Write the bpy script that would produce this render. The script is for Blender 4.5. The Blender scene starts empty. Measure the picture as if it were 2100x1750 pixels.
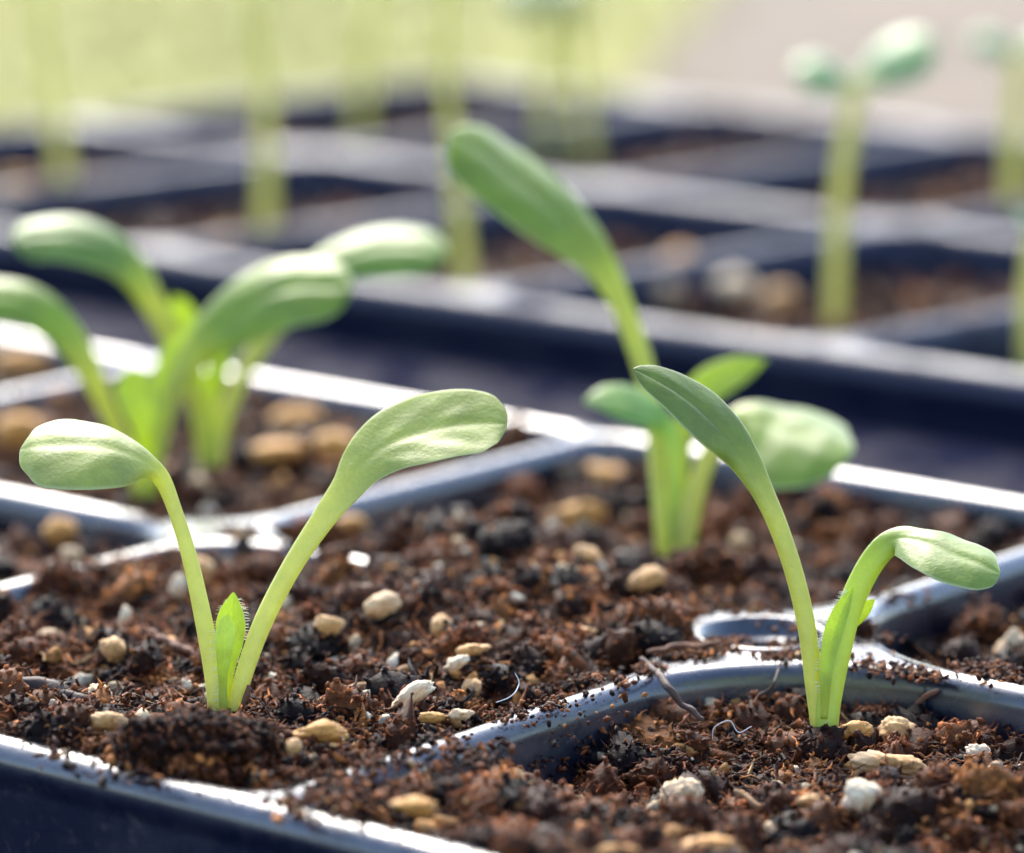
import bpy, math, random
import numpy as np
from mathutils import Vector, Matrix

# ------------------------------------------------------------------ camera, world, sun, exposure
S = 0.01                                   # everything below is laid out in centimetres
F, D, PI_, TH, TX, TY, CB = 9116., 40.39, .2046, .6856, -1.852, 7.606, 5.086
CA = 5.5
scene = bpy.context.scene
C = scene.collection
cam_d = bpy.data.cameras.new("camera")
cam = bpy.data.objects.new("camera", cam_d); C.objects.link(cam)
cam.location = (0, -D*math.cos(PI_)*S, D*math.sin(PI_)*S)
cam.rotation_euler = (math.pi/2-PI_, 0, 0)
cam_d.sensor_width = 36; cam_d.lens = F/2100*36
cam_d.clip_start = .01; cam_d.clip_end = 200
cam_d.dof.use_dof = True
cam_d.dof.focus_distance = 31.0*S
cam_d.dof.aperture_fstop = 21.0
cam_d.dof.aperture_blades = 9
scene.camera = cam

SUN_EL, SUN_AZ = math.radians(42), math.radians(12)     # azimuth measured from +Y (behind the trays) towards -X
world = bpy.data.worlds.new("World"); scene.world = world; world.use_nodes = True
wn = world.node_tree.nodes; wl = world.node_tree.links
bg = wn["Background"]
sky = wn.new("ShaderNodeTexSky"); sky.sky_type = 'NISHITA'; sky.sun_disc = False
sky.sun_elevation = SUN_EL; sky.sun_rotation = -SUN_AZ
sky.air_density = 1.0; sky.dust_density = 1.4; sky.ozone_density = 1.0
wl.new(sky.outputs[0], bg.inputs[0]); bg.inputs[1].default_value = .15
sd = bpy.data.lights.new("sun", 'SUN'); sun = bpy.data.objects.new("sun", sd); C.objects.link(sun)
sd.energy = 2.5; sd.angle = math.radians(32); sd.color = (1.0, .93, .82)
sdir = Vector((-math.sin(SUN_AZ)*math.cos(SUN_EL), math.cos(SUN_AZ)*math.cos(SUN_EL), math.sin(SUN_EL)))
sun.rotation_euler = sdir.to_track_quat('Z', 'Y').to_euler()
scene.view_settings.view_transform = 'Standard'; scene.view_settings.look = 'None'
scene.view_settings.gamma = 1; scene.view_settings.use_curve_mapping = False
scene.view_settings.exposure = 1.7
scene.render.engine = 'CYCLES'
scene.cycles.use_denoising = True
scene.cycles.max_bounces = 8
scene.cycles.use_adaptive_sampling = True
scene.cycles.adaptive_threshold = .02

rng = np.random.default_rng(7); random.seed(7)

# ------------------------------------------------------------------ projection helpers (display pixels 2100x1750 -> cm)
def proj(x, y, z):
    dep = D+y*np.cos(PI_)-z*np.sin(PI_); up = y*np.sin(PI_)+z*np.cos(PI_)
    return 1050+F*x/dep, 875-F*up/dep, dep
def ray(px, py):
    r = -(py-875)/F
    return np.array([(px-1050)/F, np.cos(PI_)+r*np.sin(PI_), -np.sin(PI_)+r*np.cos(PI_)])
CAM = np.array([0, -D*np.cos(PI_), D*np.sin(PI_)])
RIGHT = np.array([1., 0, 0]); VIEW = np.array([0, np.cos(PI_), -np.sin(PI_)]); UP = np.array([0, np.sin(PI_), np.cos(PI_)])
def at(px, py, dep): return CAM+ray(px, py)*dep
def onz(px, py, z):
    r = ray(px, py); return CAM+r*((z-CAM[2])/r[2])
CT, ST = math.cos(TH), math.sin(TH)
def g2w(a, b):
    X = a*CA; Y = b*CB
    return X*CT+Y*ST-TX, -X*ST+Y*CT-TY
def w2g(x, y):
    x = x+TX; y = y+TY
    return (x*CT-y*ST)/CA, (x*ST+y*CT)/CB

# ------------------------------------------------------------------ numpy value noise
_perm = rng.random(65536)
def _h(i, j, k): return _perm[(i*73856093 ^ j*19349663 ^ k*83492791) & 65535]
def vnoise(P):
    I = np.floor(P).astype(np.int64); f = P-I; f = f*f*(3-2*f)
    i, j, k = I[..., 0], I[..., 1], I[..., 2]; u, v, w = f[..., 0], f[..., 1], f[..., 2]
    r = 0
    for a in (0, 1):
        for b in (0, 1):
            for c in (0, 1):
                r = r+_h(i+a, j+b, k+c)*(u if a else 1-u)*(v if b else 1-v)*(w if c else 1-w)
    return r*2-1
def fbm(P, octv=4, gain=.5):
    a = 1; s = 0; t = 0
    for o in range(octv):
        s = s+a*vnoise(P*(2.03**o)+o*17.3); t += a; a *= gain
    return s/t
def smooth(x, a, b):
    t = np.clip((x-a)/(b-a), 0, 1); return t*t*(3-2*t)

# ------------------------------------------------------------------ object helpers
def mesh_np(name, V, Fc, mats, parent=None, smooth_sh=True, attrs=None, n=None):
    """V (cm) Nx3, Fc MxK int array (all the same size) or list of arrays"""
    me = bpy.data.meshes.new(name)
    V = np.asarray(V, np.float32)*S
    Fl = Fc if isinstance(Fc, list) else [Fc]
    loops = np.concatenate([f.ravel() for f in Fl]).astype(np.int32)
    tot = np.concatenate([np.full(len(f), f.shape[1], np.int32) for f in Fl])
    st = np.concatenate([[0], np.cumsum(tot)[:-1]]).astype(np.int32)
    me.vertices.add(len(V)); me.vertices.foreach_set("co", V.ravel())
    me.loops.add(len(loops)); me.loops.foreach_set("vertex_index", loops)
    me.polygons.add(len(tot)); me.polygons.foreach_set("loop_start", st)
    me.polygons.foreach_set("loop_total", tot)
    me.polygons.foreach_set("use_smooth", np.full(len(tot), bool(smooth_sh)))
    me.update(calc_edges=True)
    for k, (kind, arr) in (attrs or {}).items():
        if kind == 'f':
            a = me.attributes.new(k, 'FLOAT', 'POINT'); a.data.foreach_set("value", np.asarray(arr, np.float32))
        else:
            a = me.attributes.new(k, 'FLOAT_COLOR', 'POINT')
            c = np.ones((len(V), 4), np.float32); c[:, :3] = arr; a.data.foreach_set("color", c.ravel())
    for m in (mats if isinstance(mats, (list, tuple)) else [mats]): me.materials.append(m)
    o = bpy.data.objects.new(name, me); C.objects.link(o)
    if parent is not None: o.parent = parent
    return o
def tag(o, label=None, cat=None, group=None, kind=None):
    if label: o['label'] = label
    if cat: o['category'] = cat
    if group: o['group'] = group
    if kind: o['kind'] = kind
    return o
def thing(name, label, cat, loc=(0, 0, 0), group=None):
    o = bpy.data.objects.new(name, None); C.objects.link(o); o.location = [c*S for c in loc]
    o.empty_display_size = .01
    return tag(o, label, cat, group)
def put(o, loc):                      # re-centre a child's mesh on its parent's location (cm)
    o.location = [-c*S for c in loc]
    return o
def grid_faces(nr, nc, closed_c=False, off=0):
    r = np.arange(nr-1)[:, None]; c = np.arange(nc if closed_c else nc-1)[None, :]
    c2 = (c+1) % nc
    q = np.stack([r*nc+c, r*nc+c2, (r+1)*nc+c2, (r+1)*nc+c], -1)
    return q.reshape(-1, 4)+off

# icosphere templates
def ico(sub):
    import bmesh
    bm = bmesh.new(); bmesh.ops.create_icosphere(bm, subdivisions=sub, radius=1)
    V = np.array([v.co[:] for v in bm.verts]); Fc = np.array([[v.index for v in f.verts] for f in bm.faces]); bm.free()
    return V, Fc
ICO = {s: ico(s) for s in (1, 2, 3, 4, 5)}

# ------------------------------------------------------------------ materials
def newmat(name):
    m = bpy.data.materials.new(name); m.use_nodes = True
    nt = m.node_tree; b = nt.nodes["Principled BSDF"]
    return m, nt, b
def N(nt, t, **kw):
    n = nt.nodes.new(t)
    for k, v in kw.items(): setattr(n, k, v)
    return n
def noise(nt, scale, detail=4, rough=.55, coord='Object'):
    tc = N(nt, "ShaderNodeTexCoord"); n = N(nt, "ShaderNodeTexNoise")
    n.inputs['Scale'].default_value = scale; n.inputs['Detail'].default_value = detail; n.inputs['Roughness'].default_value = rough
    nt.links.new(tc.outputs[coord], n.inputs['Vector']); return n
def ramp(nt, src, stops):
    r = N(nt, "ShaderNodeValToRGB"); e = r.color_ramp.elements
    while len(e) < len(stops): e.new(.5)
    for el, (p, c) in zip(e, stops): el.position = p; el.color = (*c, 1)
    nt.links.new(src, r.inputs[0]); return r
def bump(nt, b, src, strength, dist):
    n = N(nt, "ShaderNodeBump"); n.inputs['Strength'].default_value = strength; n.inputs['Distance'].default_value = dist
    nt.links.new(src, n.inputs['Height'])
    for s in (b if isinstance(b, list) else [b]): nt.links.new(n.outputs[0], s)
    return n

def mat_plastic(name, base=(.003, .0055, .016), rough=(.16, .36), dust=.5, spec=.62, coat=.9):
    m, nt, b = newmat(name)
    n = noise(nt, 120, 6, .6)
    r = ramp(nt, n.outputs[0], [(.32, (rough[0],)*3), (.5, ((rough[0]+rough[1])/2,)*3), (.62, (rough[1]*1.35,)*3)])
    nt.links.new(r.outputs[0], b.inputs['Roughness'])
    d = noise(nt, 900, 8, .7)
    rd = ramp(nt, d.outputs[0], [(.0, base), (.55, base), (.72, (.10*dust+base[0], .075*dust+base[1], .06*dust+base[2]))])
    nt.links.new(rd.outputs[0], b.inputs['Base Color'])
    b.inputs['Specular IOR Level'].default_value = spec
    b.inputs['Specular Tint'].default_value = (.80, .86, 1, 1)
    b.inputs['Coat Weight'].default_value = coat; b.inputs['Coat Roughness'].default_value = .22; b.inputs['Coat IOR'].default_value = 1.68
    bn = noise(nt, 700, 8, .75)
    bump(nt, b.inputs['Normal'], bn.outputs[0], .35, .00025)
    return m
M_PL = mat_plastic("black_plastic")
M_PL2 = mat_plastic("black_plastic_far", (.005, .008, .028), (.34, .48), .3, .42, 0)
M_LEDGE = mat_plastic("matt_black_plastic", (.006, .008, .026), (.5, .65), .1, .3, 0)
M_LEDGE.node_tree.nodes['Principled BSDF'].inputs['IOR'].default_value = 1.12

def mat_soil():
    m, nt, b = newmat("peat_soil")
    a = N(nt, "ShaderNodeAttribute"); a.attribute_name = "col"
    n = noise(nt, 1400, 6, .65)
    r = ramp(nt, n.outputs[0], [(.30, (.35, .33, .33)), (.52, (1, 1, 1)), (.72, (1.75, 1.6, 1.45))])
    mx = N(nt, "ShaderNodeMix", data_type='RGBA', blend_type='MULTIPLY'); mx.inputs[0].default_value = 1
    nt.links.new(a.outputs['Color'], mx.inputs[6]); nt.links.new(r.outputs[0], mx.inputs[7])
    nt.links.new(mx.outputs[2], b.inputs['Base Color'])
    rr = ramp(nt, n.outputs[0], [(.3, (.45,)*3), (.7, (.8,)*3)]); nt.links.new(rr.outputs[0], b.inputs['Roughness'])
    b.inputs['Specular IOR Level'].default_value = .16
    n2 = noise(nt, 2200, 5, .7)
    bump(nt, b.inputs['Normal'], n2.outputs[0], .8, .0003)
    return m
M_SOIL = mat_soil()

def mat_perlite(name, tint):
    m, nt, b = newmat(name)
    n = noise(nt, 230, 5, .6)
    w = (.80, .66, .46); o = (.62, .29, .06); br = (.36, .12, .03)
    mix = lambda p, q, t: tuple(p[i]*(1-t)+q[i]*t for i in range(3))
    c0 = mix(w, o, tint*.72); c1 = mix(w, o, min(1, tint*1.25)); c2 = mix(o, br, tint*.6)
    r = ramp(nt, n.outputs[0], [(.36, c0), (.52, c1), (.72, c2)])
    n3 = noise(nt, 900, 4, .7)
    r3 = ramp(nt, n3.outputs[0], [(.60, (1, 1, 1)), (.70, (.22, .11, .06))])
    mx = N(nt, "ShaderNodeMix", data_type='RGBA', blend_type='MULTIPLY'); mx.inputs[0].default_value = .85
    nt.links.new(r.outputs[0], mx.inputs[6]); nt.links.new(r3.outputs[0], mx.inputs[7])
    nt.links.new(mx.outputs[2], b.inputs['Base Color'])
    b.inputs['Roughness'].default_value = .7
    b.inputs['Subsurface Weight'].default_value = .25; b.inputs['Subsurface Radius'].default_value = (.0012, .0008, .0005)
    n2 = noise(nt, 1500, 5, .7)
    bump(nt, b.inputs['Normal'], n2.outputs[0], .7, .00035)
    return m
M_PER = [mat_perlite("perlite_white", .1), mat_perlite("perlite_cream", .38), mat_perlite("perlite_tan", .65), mat_perlite("perlite_ochre", .95)]

def mat_leaf(name, blade=(.31, .37, .065), petiole=(.47, .51, .17), transl=.42, sheen=.6, rough=.5, rug=1.0):
    m, nt, b = newmat(name)
    a = N(nt, "ShaderNodeAttribute"); a.attribute_name = "blade"
    n = noise(nt, 420, 5, .6)
    rb = ramp(nt, n.outputs[0], [(.25, tuple(c*.80 for c in blade)), (.75, tuple(c*1.25 for c in blade))])
    rp = ramp(nt, n.outputs[0], [(.25, tuple(c*.88 for c in petiole)), (.75, tuple(c*1.1 for c in petiole))])
    mx = N(nt, "ShaderNodeMix", data_type='RGBA')
    nt.links.new(a.outputs['Fac'], mx.inputs[0]); nt.links.new(rp.outputs[0], mx.inputs[6]); nt.links.new(rb.outputs[0], mx.inputs[7])
    # pale rim along the blade edge
    e = N(nt, "ShaderNodeAttribute"); e.attribute_name = "rim"
    mx2 = N(nt, "ShaderNodeMix", data_type='RGBA'); mx2.inputs[7].default_value = (.52, .58, .34, 1)
    nt.links.new(e.outputs['Fac'], mx2.inputs[0]); nt.links.new(mx.outputs[2], mx2.inputs[6])
    vn = N(nt, "ShaderNodeAttribute"); vn.attribute_name = "vein"
    mx3 = N(nt, "ShaderNodeMix", data_type='RGBA', blend_type='MULTIPLY'); mx3.inputs[7].default_value = (1.55, 1.35, 1.5, 1)
    nt.links.new(vn.outputs['Fac'], mx3.inputs[0]); nt.links.new(mx2.outputs[2], mx3.inputs[6])
    col = mx3.outputs[2]
    nt.links.new(col, b.inputs['Base Color'])
    b.inputs['Roughness'].default_value = rough; b.inputs['Specular IOR Level'].default_value = .6
    b.inputs['Coat Weight'].default_value = .5; b.inputs['Coat Roughness'].default_value = .38; b.inputs['Coat IOR'].default_value = 1.6
    b.inputs['Sheen Weight'].default_value = sheen; b.inputs['Sheen Roughness'].default_value = .35
    b.inputs['Sheen Tint'].default_value = (1, 1, .86, 1)
    tr = N(nt, "ShaderNodeBsdfTranslucent")
    sat = N(nt, "ShaderNodeMix", data_type='RGBA', blend_type='MULTIPLY'); sat.inputs[0].default_value = 1
    sat.inputs[7].default_value = (1.9, 1.8, .42, 1); nt.links.new(col, sat.inputs[6])
    nt.links.new(sat.outputs[2], tr.inputs[0])
    ms = N(nt, "ShaderNodeMixShader"); ms.inputs[0].default_value = transl
    nt.links.new(b.outputs[0], ms.inputs[1]); nt.links.new(tr.outputs[0], ms.inputs[2])
    nt.links.new(ms.outputs[0], nt.nodes["Material Output"].inputs[0])
    n1 = noise(nt, 330, 4, .6); n2 = noise(nt, 3200, 2, .6)
    ad = N(nt, "ShaderNodeMath", operation='MULTIPLY_ADD'); ad.inputs[1].default_value = .5
    nt.links.new(n2.outputs[0], ad.inputs[0]); nt.links.new(n1.outputs[0], ad.inputs[2])
    bump(nt, [b.inputs['Normal'], tr.inputs['Normal']], ad.outputs[0], .26*rug, .0004)
    return m
M_COT = mat_leaf("cotyledon_green")
M_COTD = mat_leaf("cotyledon_deep_green", (.155, .22, .018), (.42, .46, .11), .38, .6)
M_TRUE = mat_leaf("young_leaf_green", (.36, .46, .02), (.42, .48, .03), .45, .1, .5)
M_FARL = mat_leaf("far_seedling_green", (.13, .29, .08), (.47, .47, .14), .38, .5)
m_h, nt, b = newmat("leaf_hair"); b.inputs['Base Color'].default_value = (.75, .78, .6, 1); b.inputs['Roughness'].default_value = .4; M_HAIR = m_h
def mat_simple(name, c1, c2, sc=600, rough=.7):
    m, nt, b = newmat(name); n = noise(nt, sc, 6, .65)
    r = ramp(nt, n.outputs[0], [(.3, c1), (.7, c2)]); nt.links.new(r.outputs[0], b.inputs['Base Color'])
    b.inputs['Roughness'].default_value = rough
    bump(nt, b.inputs['Normal'], n.outputs[0], .6, .0003); return m
M_ROOT = mat_simple("dark_root", (.02, .01, .008), (.09, .05, .035))
M_BARK = mat_simple("reddish_bark", (.05, .015, .008), (.22, .085, .035), 700)
M_WOOD = mat_simple("tan_wood_fibre", (.22, .10, .035), (.48, .27, .11), 700)
M_DARK = mat_simple("dark_peat", (.010, .007, .008), (.055, .03, .022), 500)
M_THREAD = mat_simple("pale_thread", (.5, .5, .5), (.75, .75, .75), 600)

# ------------------------------------------------------------------ ground
def ground():
    n = 60
    X, Y = np.meshgrid(np.linspace(-900, 900, n), np.linspace(-300, 3000, n))
    V = np.stack([X, Y, np.full_like(X, -6.2)], -1).reshape(-1, 3)
    m, nt, b = newmat("lawn")
    nz = noise(nt, 9, 6, .6)
    r = ramp(nt, nz.outputs[0], [(.3, (.13, .145, .015)), (.7, (.225, .22, .03))])
    nt.links.new(r.outputs[0], b.inputs['Base Color']); b.inputs['Roughness'].default_value = .9
    o = mesh_np("ground", V, grid_faces(n, n), m); tag(o, kind="structure")
    m0, nt, b = newmat("dark_sheet"); b.inputs['Base Color'].default_value = (.012, .014, .024, 1); b.inputs['Roughness'].default_value = .8
    X, Y = np.meshgrid(np.linspace(-200, 200, 20), np.linspace(-250, 38, 20))
    o = mesh_np("unseen_dark_sheet", np.stack([X, Y, np.full_like(X, -6.14)], -1).reshape(-1, 3), grid_faces(20, 20), m0); tag(o, kind="structure")  # unseen sheet, added so the front rim reflects dark instead of lawn
    # paved strip to the right, beyond the trays
    nx, ny = 60, 20
    T = np.linspace(0, 1, nx); U = np.linspace(0, 1, ny)
    TT, UU = np.meshgrid(T, U)
    x0 = 1.5+UU*0+np.sin(TT*9)*2; X = x0+UU*75-10*0+TT*75; Y = 60+TT*700
    V = np.stack([X, Y, np.full_like(X, -6.15)], -1).reshape(-1, 3)
    m2, nt, b = newmat("paving")
    nz = noise(nt, 12, 5, .6)
    r = ramp(nt, nz.outputs[0], [(.35, (.06, .052, .026)), (.62, (.155, .112, .08))])
    nt.links.new(r.outputs[0], b.inputs['Base Color']); b.inputs['Roughness'].default_value = .9
    o = mesh_np("path", V, grid_faces(ny, nx), m2); tag(o, kind="structure")
ground()
def grass():
    k = 14000
    x = rng.uniform(-40, 40, k); y = rng.uniform(45, 190, k)
    keep = (x < 4+(y-60)*.11-3*rng.random(k)) & (np.abs(x) < 8+(y+40)*.16)
    x = x[keep]; y = y[keep]; k = len(x)
    h = rng.uniform(.12, .4, k); w = rng.uniform(.08, .18, k); th = rng.uniform(0, math.pi*2, k)
    lean = rng.uniform(0, .9, k)*h; la = rng.uniform(0, 2*math.pi, k)
    dx = np.cos(th)*w; dy = np.sin(th)*w
    V = np.zeros((k, 5, 3)); bz = -6.2
    V[:, 0] = np.stack([x-dx, y-dy, np.full(k, bz)], -1); V[:, 1] = np.stack([x+dx, y+dy, np.full(k, bz)], -1)
    mx = x+np.cos(la)*lean*.35; my = y+np.sin(la)*lean*.35
    V[:, 2] = np.stack([mx+dx*.8, my+dy*.8, bz+h*.6], -1); V[:, 3] = np.stack([mx-dx*.8, my-dy*.8, bz+h*.6], -1)
    V[:, 4] = np.stack([x+np.cos(la)*lean, y+np.sin(la)*lean, bz+h], -1)
    b0 = (np.arange(k)*5)[:, None]
    q = b0+np.array([[0, 1, 2, 3]]); t = b0+np.array([[3, 2, 4]])
    c = np.array([.19, .20, .02])*rng.uniform(.85, 1.15, (k, 1))+np.stack([rng.uniform(0, .12, k), np.zeros(k), np.zeros(k)], -1)
    m, nt, b = newmat("grass_blades")
    a = N(nt, "ShaderNodeAttribute"); a.attribute_name = "col"; nt.links.new(a.outputs['Color'], b.inputs['Base Color'])
    b.inputs['Roughness'].default_value = .6
    o = mesh_np("grass", V.reshape(-1, 3), [q, t], m, attrs={"col": ('c', np.repeat(c, 5, 0))})
    tag(o, "soft yellow green grass on the ground behind the trays", "grass", kind="stuff")
grass()

# ------------------------------------------------------------------ cell packs
def rrect(hx, hy, r, nc=14, ns=10):
    """rounded rectangle loop, CCW; r is one radius or four (++, -+, --, +-)"""
    P = []
    rs_ = [r]*4 if np.isscalar(r) else r
    sg = [(1, 1), (-1, 1), (-1, -1), (1, -1)]
    cs = [(sx*(hx-q), sy*(hy-q), k*90) for k, ((sx, sy), q) in enumerate(zip(sg, rs_))]
    for i, (cx, cy, a0) in enumerate(cs):
        r = rs_[i]
        for k in range(nc+1):
            a = math.radians(a0+90*k/nc); P.append((cx+r*math.cos(a), cy+r*math.sin(a)))
        a = math.radians(a0+90); p = np.array([cx+r*math.cos(a), cy+r*math.sin(a)])
        nx = cs[(i+1) % 4]; rn = rs_[(i+1) % 4]; a2 = math.radians(nx[2]); q = np.array([nx[0]+rn*math.cos(a2), nx[1]+rn*math.sin(a2)])
        for k in range(1, ns): P.append(tuple(p+(q-p)*k/ns))
    return np.array(P)
class Pack:
    def __init__(s, fmap, i0, i1, j0, j1, cu, cv, R, r, depth, mat, label, cup=True, re=None, rs={}):
        re = re or r
        s.f = fmap; s.cu = cu; s.cv = cv; s.R = R; s.r = r
        c = fmap((i0+i1)/2*cu, (j0+j1)/2*cv)
        s.root = thing("cell_pack", label, "seed tray", (c[0], c[1], -depth), "black seedling trays"); s.loc = (c[0], c[1], -depth)
        for i in range(i0, i1):
            for j in range(j0, j1):
                cu0, cv0 = (i+.5)*cu, (j+.5)*cv
                rc = [re if ((i+(sx > 0)) in (i0, i1) or (j+(sy > 0)) in (j0, j1)) else rs.get((i+(sx > 0), j+(sy > 0)), r) for sx, sy in ((1, 1), (-1, 1), (-1, -1), (1, -1))]
                prof = []
                for k in range(9):
                    a = math.pi/2*k/8
                    prof.append((R*(1-math.sin(a)), -R*1.05*(1-math.cos(a))))
                prof += [(-.005, -R*1.3), (-.02, -R*2.0), (-.06, -.9), (-.12, -1.6), (-.3, -depth+.2), (-.45, -depth+.05), (-.9, -depth+.05)]
                L = []
                for d, z in prof:
                    p = rrect(cu/2-R+d, cv/2-R+d, [max(q+d, .3) for q in rc]); x, y = s.f(p[:, 0]+cu0, p[:, 1]+cv0)
                    L.append(np.stack([x, y, np.full(len(p), z)], -1))
                V = np.concatenate(L); nv = len(L[0]); Fq = grid_faces(len(L), nv, True)[:, ::-1]
                cap = np.arange(nv)[None, :]+(len(L)-1)*nv
                o = mesh_np("cell", V, [Fq, cap], mat, s.root); put(o, s.loc)
        # outer rim and skirt
        hu, hv = (i1-i0)/2*cu, (j1-j0)/2*cv; cu0, cv0 = (i0+i1)/2*cu, (j0+j1)/2*cv
        prof = [(R*math.sin(a), -R*1.05*(1-math.cos(a))) for a in np.linspace(0, math.pi/2, 9)]
        prof += [(R*.96, -R*1.5), (R*.70, -R*1.9), (R*.62, -R*2.4), (R*.5, -1.5), (-.2, -depth)]
        L = []
        for d, z in prof:
            p = rrect(hu+d, hv+d, re+R+d, 14, 90); x, y = s.f(p[:, 0]+cu0, p[:, 1]+cv0)
            zz = z+.004*vnoise(np.stack([x*.7, y*.7, np.zeros_like(x)], -1))
            L.append(np.stack([x, y, zz], -1))
        o = mesh_np("rim", np.concatenate(L), grid_faces(len(L), len(L[0]), True), mat, s.root); put(o, s.loc)
        # junction plates
        na = 24
        for i in range(i0, i1+1):
            for j in range(j0, j1+1):
                ei = i in (i0, i1); ej = j in (j0, j1)
                if ei and ej: continue
                inner = not (ei or ej); L = []; offs = []; rr = (rs.get((i, j), r) if inner else re)+R
                if inner and cup and i == 0: rad = [.54, .51, .49, .46, .43, .40, .36, .32, .30, .29, .28, .20, .01]; zz = [.0, .02, .035, .03, -.02, -.09, -.11, -.115, -.14, -.22, -.9, -1.0, -1.0]
                elif inner: rad = [.1, .01]; zz = [0, 0]
                else: rad = [.06, .01]; zz = [0, 0]
                for sx in (1, -1):
                    for sy in (1, -1):
                        if (i == i0 and sx < 0) or (i == i1 and sx > 0) or (j == j0 and sy < 0) or (j == j1 and sy > 0): continue
                        rows = []
                        ph = np.linspace(0, math.pi/2, na)
                        arc = np.stack([rr-(rr-.0)*np.cos(ph)*1.0, rr-(rr-.0)*np.sin(ph)], -1)
                        th = math.pi/2-ph
                        circ = lambda q: np.stack([q*np.cos(th), q*np.sin(th)], -1)
                        # arc point at ph=0 is (0, rr): circle angle must be 90 deg there
                        for t in np.linspace(-.02, 1, 8):
                            rows.append((arc*(1-t)+circ(rad[0])*t, -.008+0*t))
                        for q, z in zip(rad[1:], zz[1:]): rows.append((circ(q), z-.008))
                        for p, z in rows:
                            x, y = s.f(i*cu+sx*p[:, 0], j*cv+sy*p[:, 1]); L.append(np.stack([x, y, np.full(na, z)+.006*vnoise(np.stack([x*3, y*3, 0*x], -1))], -1))
                        g = grid_faces(len(rows), na)+(len(L)-len(rows))*na
                        offs.append(g if sx*sy > 0 else g[:, ::-1])
                o = mesh_np("junction_plate", np.concatenate(L), np.concatenate(offs), mat, s.root); put(o, s.loc)
def map1(u, v):                       # the front row of cells is a little deeper than the back row
    b = v/CB; b = np.where(b < -.5, b+(b+.5)*.16, b)
    return g2w(u/CA, b)
pack1 = Pack(map1, -3, 1, -1, 1, CA, CB, .145, .75, 5.2, M_PL, "glossy black cell tray in front, its rims dusted with soil, holding the sharp seedlings", re=.25, rs={(0, 0): 1.65})
CU2, CV2 = 4.62, 7.0
def map2(u, v):
    b = 1.93+v/CB
    return g2w(-4.55+u/CA+.13*(b-1.93), b)
pack2 = Pack(map2, 0, 6, 0, 2, CU2, CV2, .23, .6, 5.2, M_PL2, "blurred black cell tray standing behind the front one, with thin tall seedlings", cup=False)

# carrying tray under both packs: floor, and the flat rib seen between them
def carrying():
    c = g2w(-1.5, 1.2); loc = (c[0], c[1], -5.8)
    root = thing("carrying_tray", "flat matt black carrying tray whose ledge shows between the two cell trays", "tray", loc)
    A = np.linspace(-6, 3, 40)
    prof = [(1.12, -3.6), (1.13, -2.5), (1.15, -2.3), (1.19, -2.1), (1.5, -1.30), (1.80, -.68), (1.845, -.66), (1.86, -.85), (1.865, -3.6)]
    L = []
    for b_, z in prof:
        x, y = g2w(A, np.full_like(A, b_)); L.append(np.stack([x, y, np.full_like(x, z)], -1))
    o = mesh_np("ledge", np.concatenate(L), grid_faces(len(prof), len(A))[:, ::-1], M_LEDGE, root); put(o, loc)
    B = np.array([-1.6, 5.3]); L = []
    for b_, a0, a1, z in [(-6, -9, 6, -5.7), (5.3, -9, 6, -5.7)]:  # floor carried far forward, out of view, to darken the front wall's reflection
        x, y = g2w(np.array([a0, a1]), np.full(2, b_)); L.append(np.stack([x, y, np.full(2, z)], -1))
    top = np.concatenate(L); bot = top.copy(); bot[:, 2] = -6.1
    V = np.concatenate([top, bot]); Fq = np.array([[0, 1, 3, 2], [4, 6, 7, 5], [0, 4, 5, 1], [2, 3, 7, 6], [0, 2, 6, 4], [1, 5, 7, 3]])
    o = mesh_np("floor_panel", V, Fq, M_LEDGE, root, smooth_sh=False); put(o, loc)
carrying()

# ------------------------------------------------------------------ soil
PAL = np.array([[.011, .004, .0035], [.042, .0125, .006], [.110, .033, .011], [.21, .068, .021], [.38, .140, .036], [.52, .34, .15]])
def pal(n, w): return PAL[rng.choice(6, n, p=np.array(w)/sum(w))]*rng.uniform(.75, 1.3, (n, 1))
W_N = [.24, .28, .26, .15, .08, .012]
def rot(n):
    q = rng.normal(size=(n, 4)); q /= np.linalg.norm(q, axis=1, keepdims=True); w, x, y, z = q.T
    return np.stack([np.stack([1-2*(y*y+z*z), 2*(x*y-w*z), 2*(x*z+w*y)], -1), np.stack([2*(x*y+w*z), 1-2*(x*x+z*z), 2*(y*z-w*x)], -1), np.stack([2*(x*z-w*y), 2*(y*z+w*x), 1-2*(x*x+y*y)], -1)], 1)
def crumbs(P, R, sub, cols, aspect=(.5, 1.0)):
    """P Nx3 centres, R N radii -> verts, faces, colours"""
    n = len(P); V0, F0 = ICO[sub]; k = len(V0)
    nt_ = 24; T = []
    for t in range(nt_):
        d = 1+.55*fbm(V0*1.5+t*31.7, 3, .6)+.25*vnoise(V0*4+t*11.3)
        T.append(V0*d[:, None])
    T = np.array(T)[rng.integers(0, nt_, n)]
    sc = np.stack([rng.uniform(.9, 1.6, n), rng.uniform(*aspect, n), rng.uniform(*aspect, n)], -1)*R[:, None]
    V = np.einsum('nij,nkj->nki', rot(n), T*sc[:, None, :])+P[:, None, :]
    Fc = F0[None]+(np.arange(n)*k)[:, None, None]
    sh = 1+.35*(rng.random((n, k))-.5)
    c = cols[:, None, :]*sh[..., None]
    return V.reshape(-1, 3), Fc.reshape(-1, 3), c.reshape(-1, 3)
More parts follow.
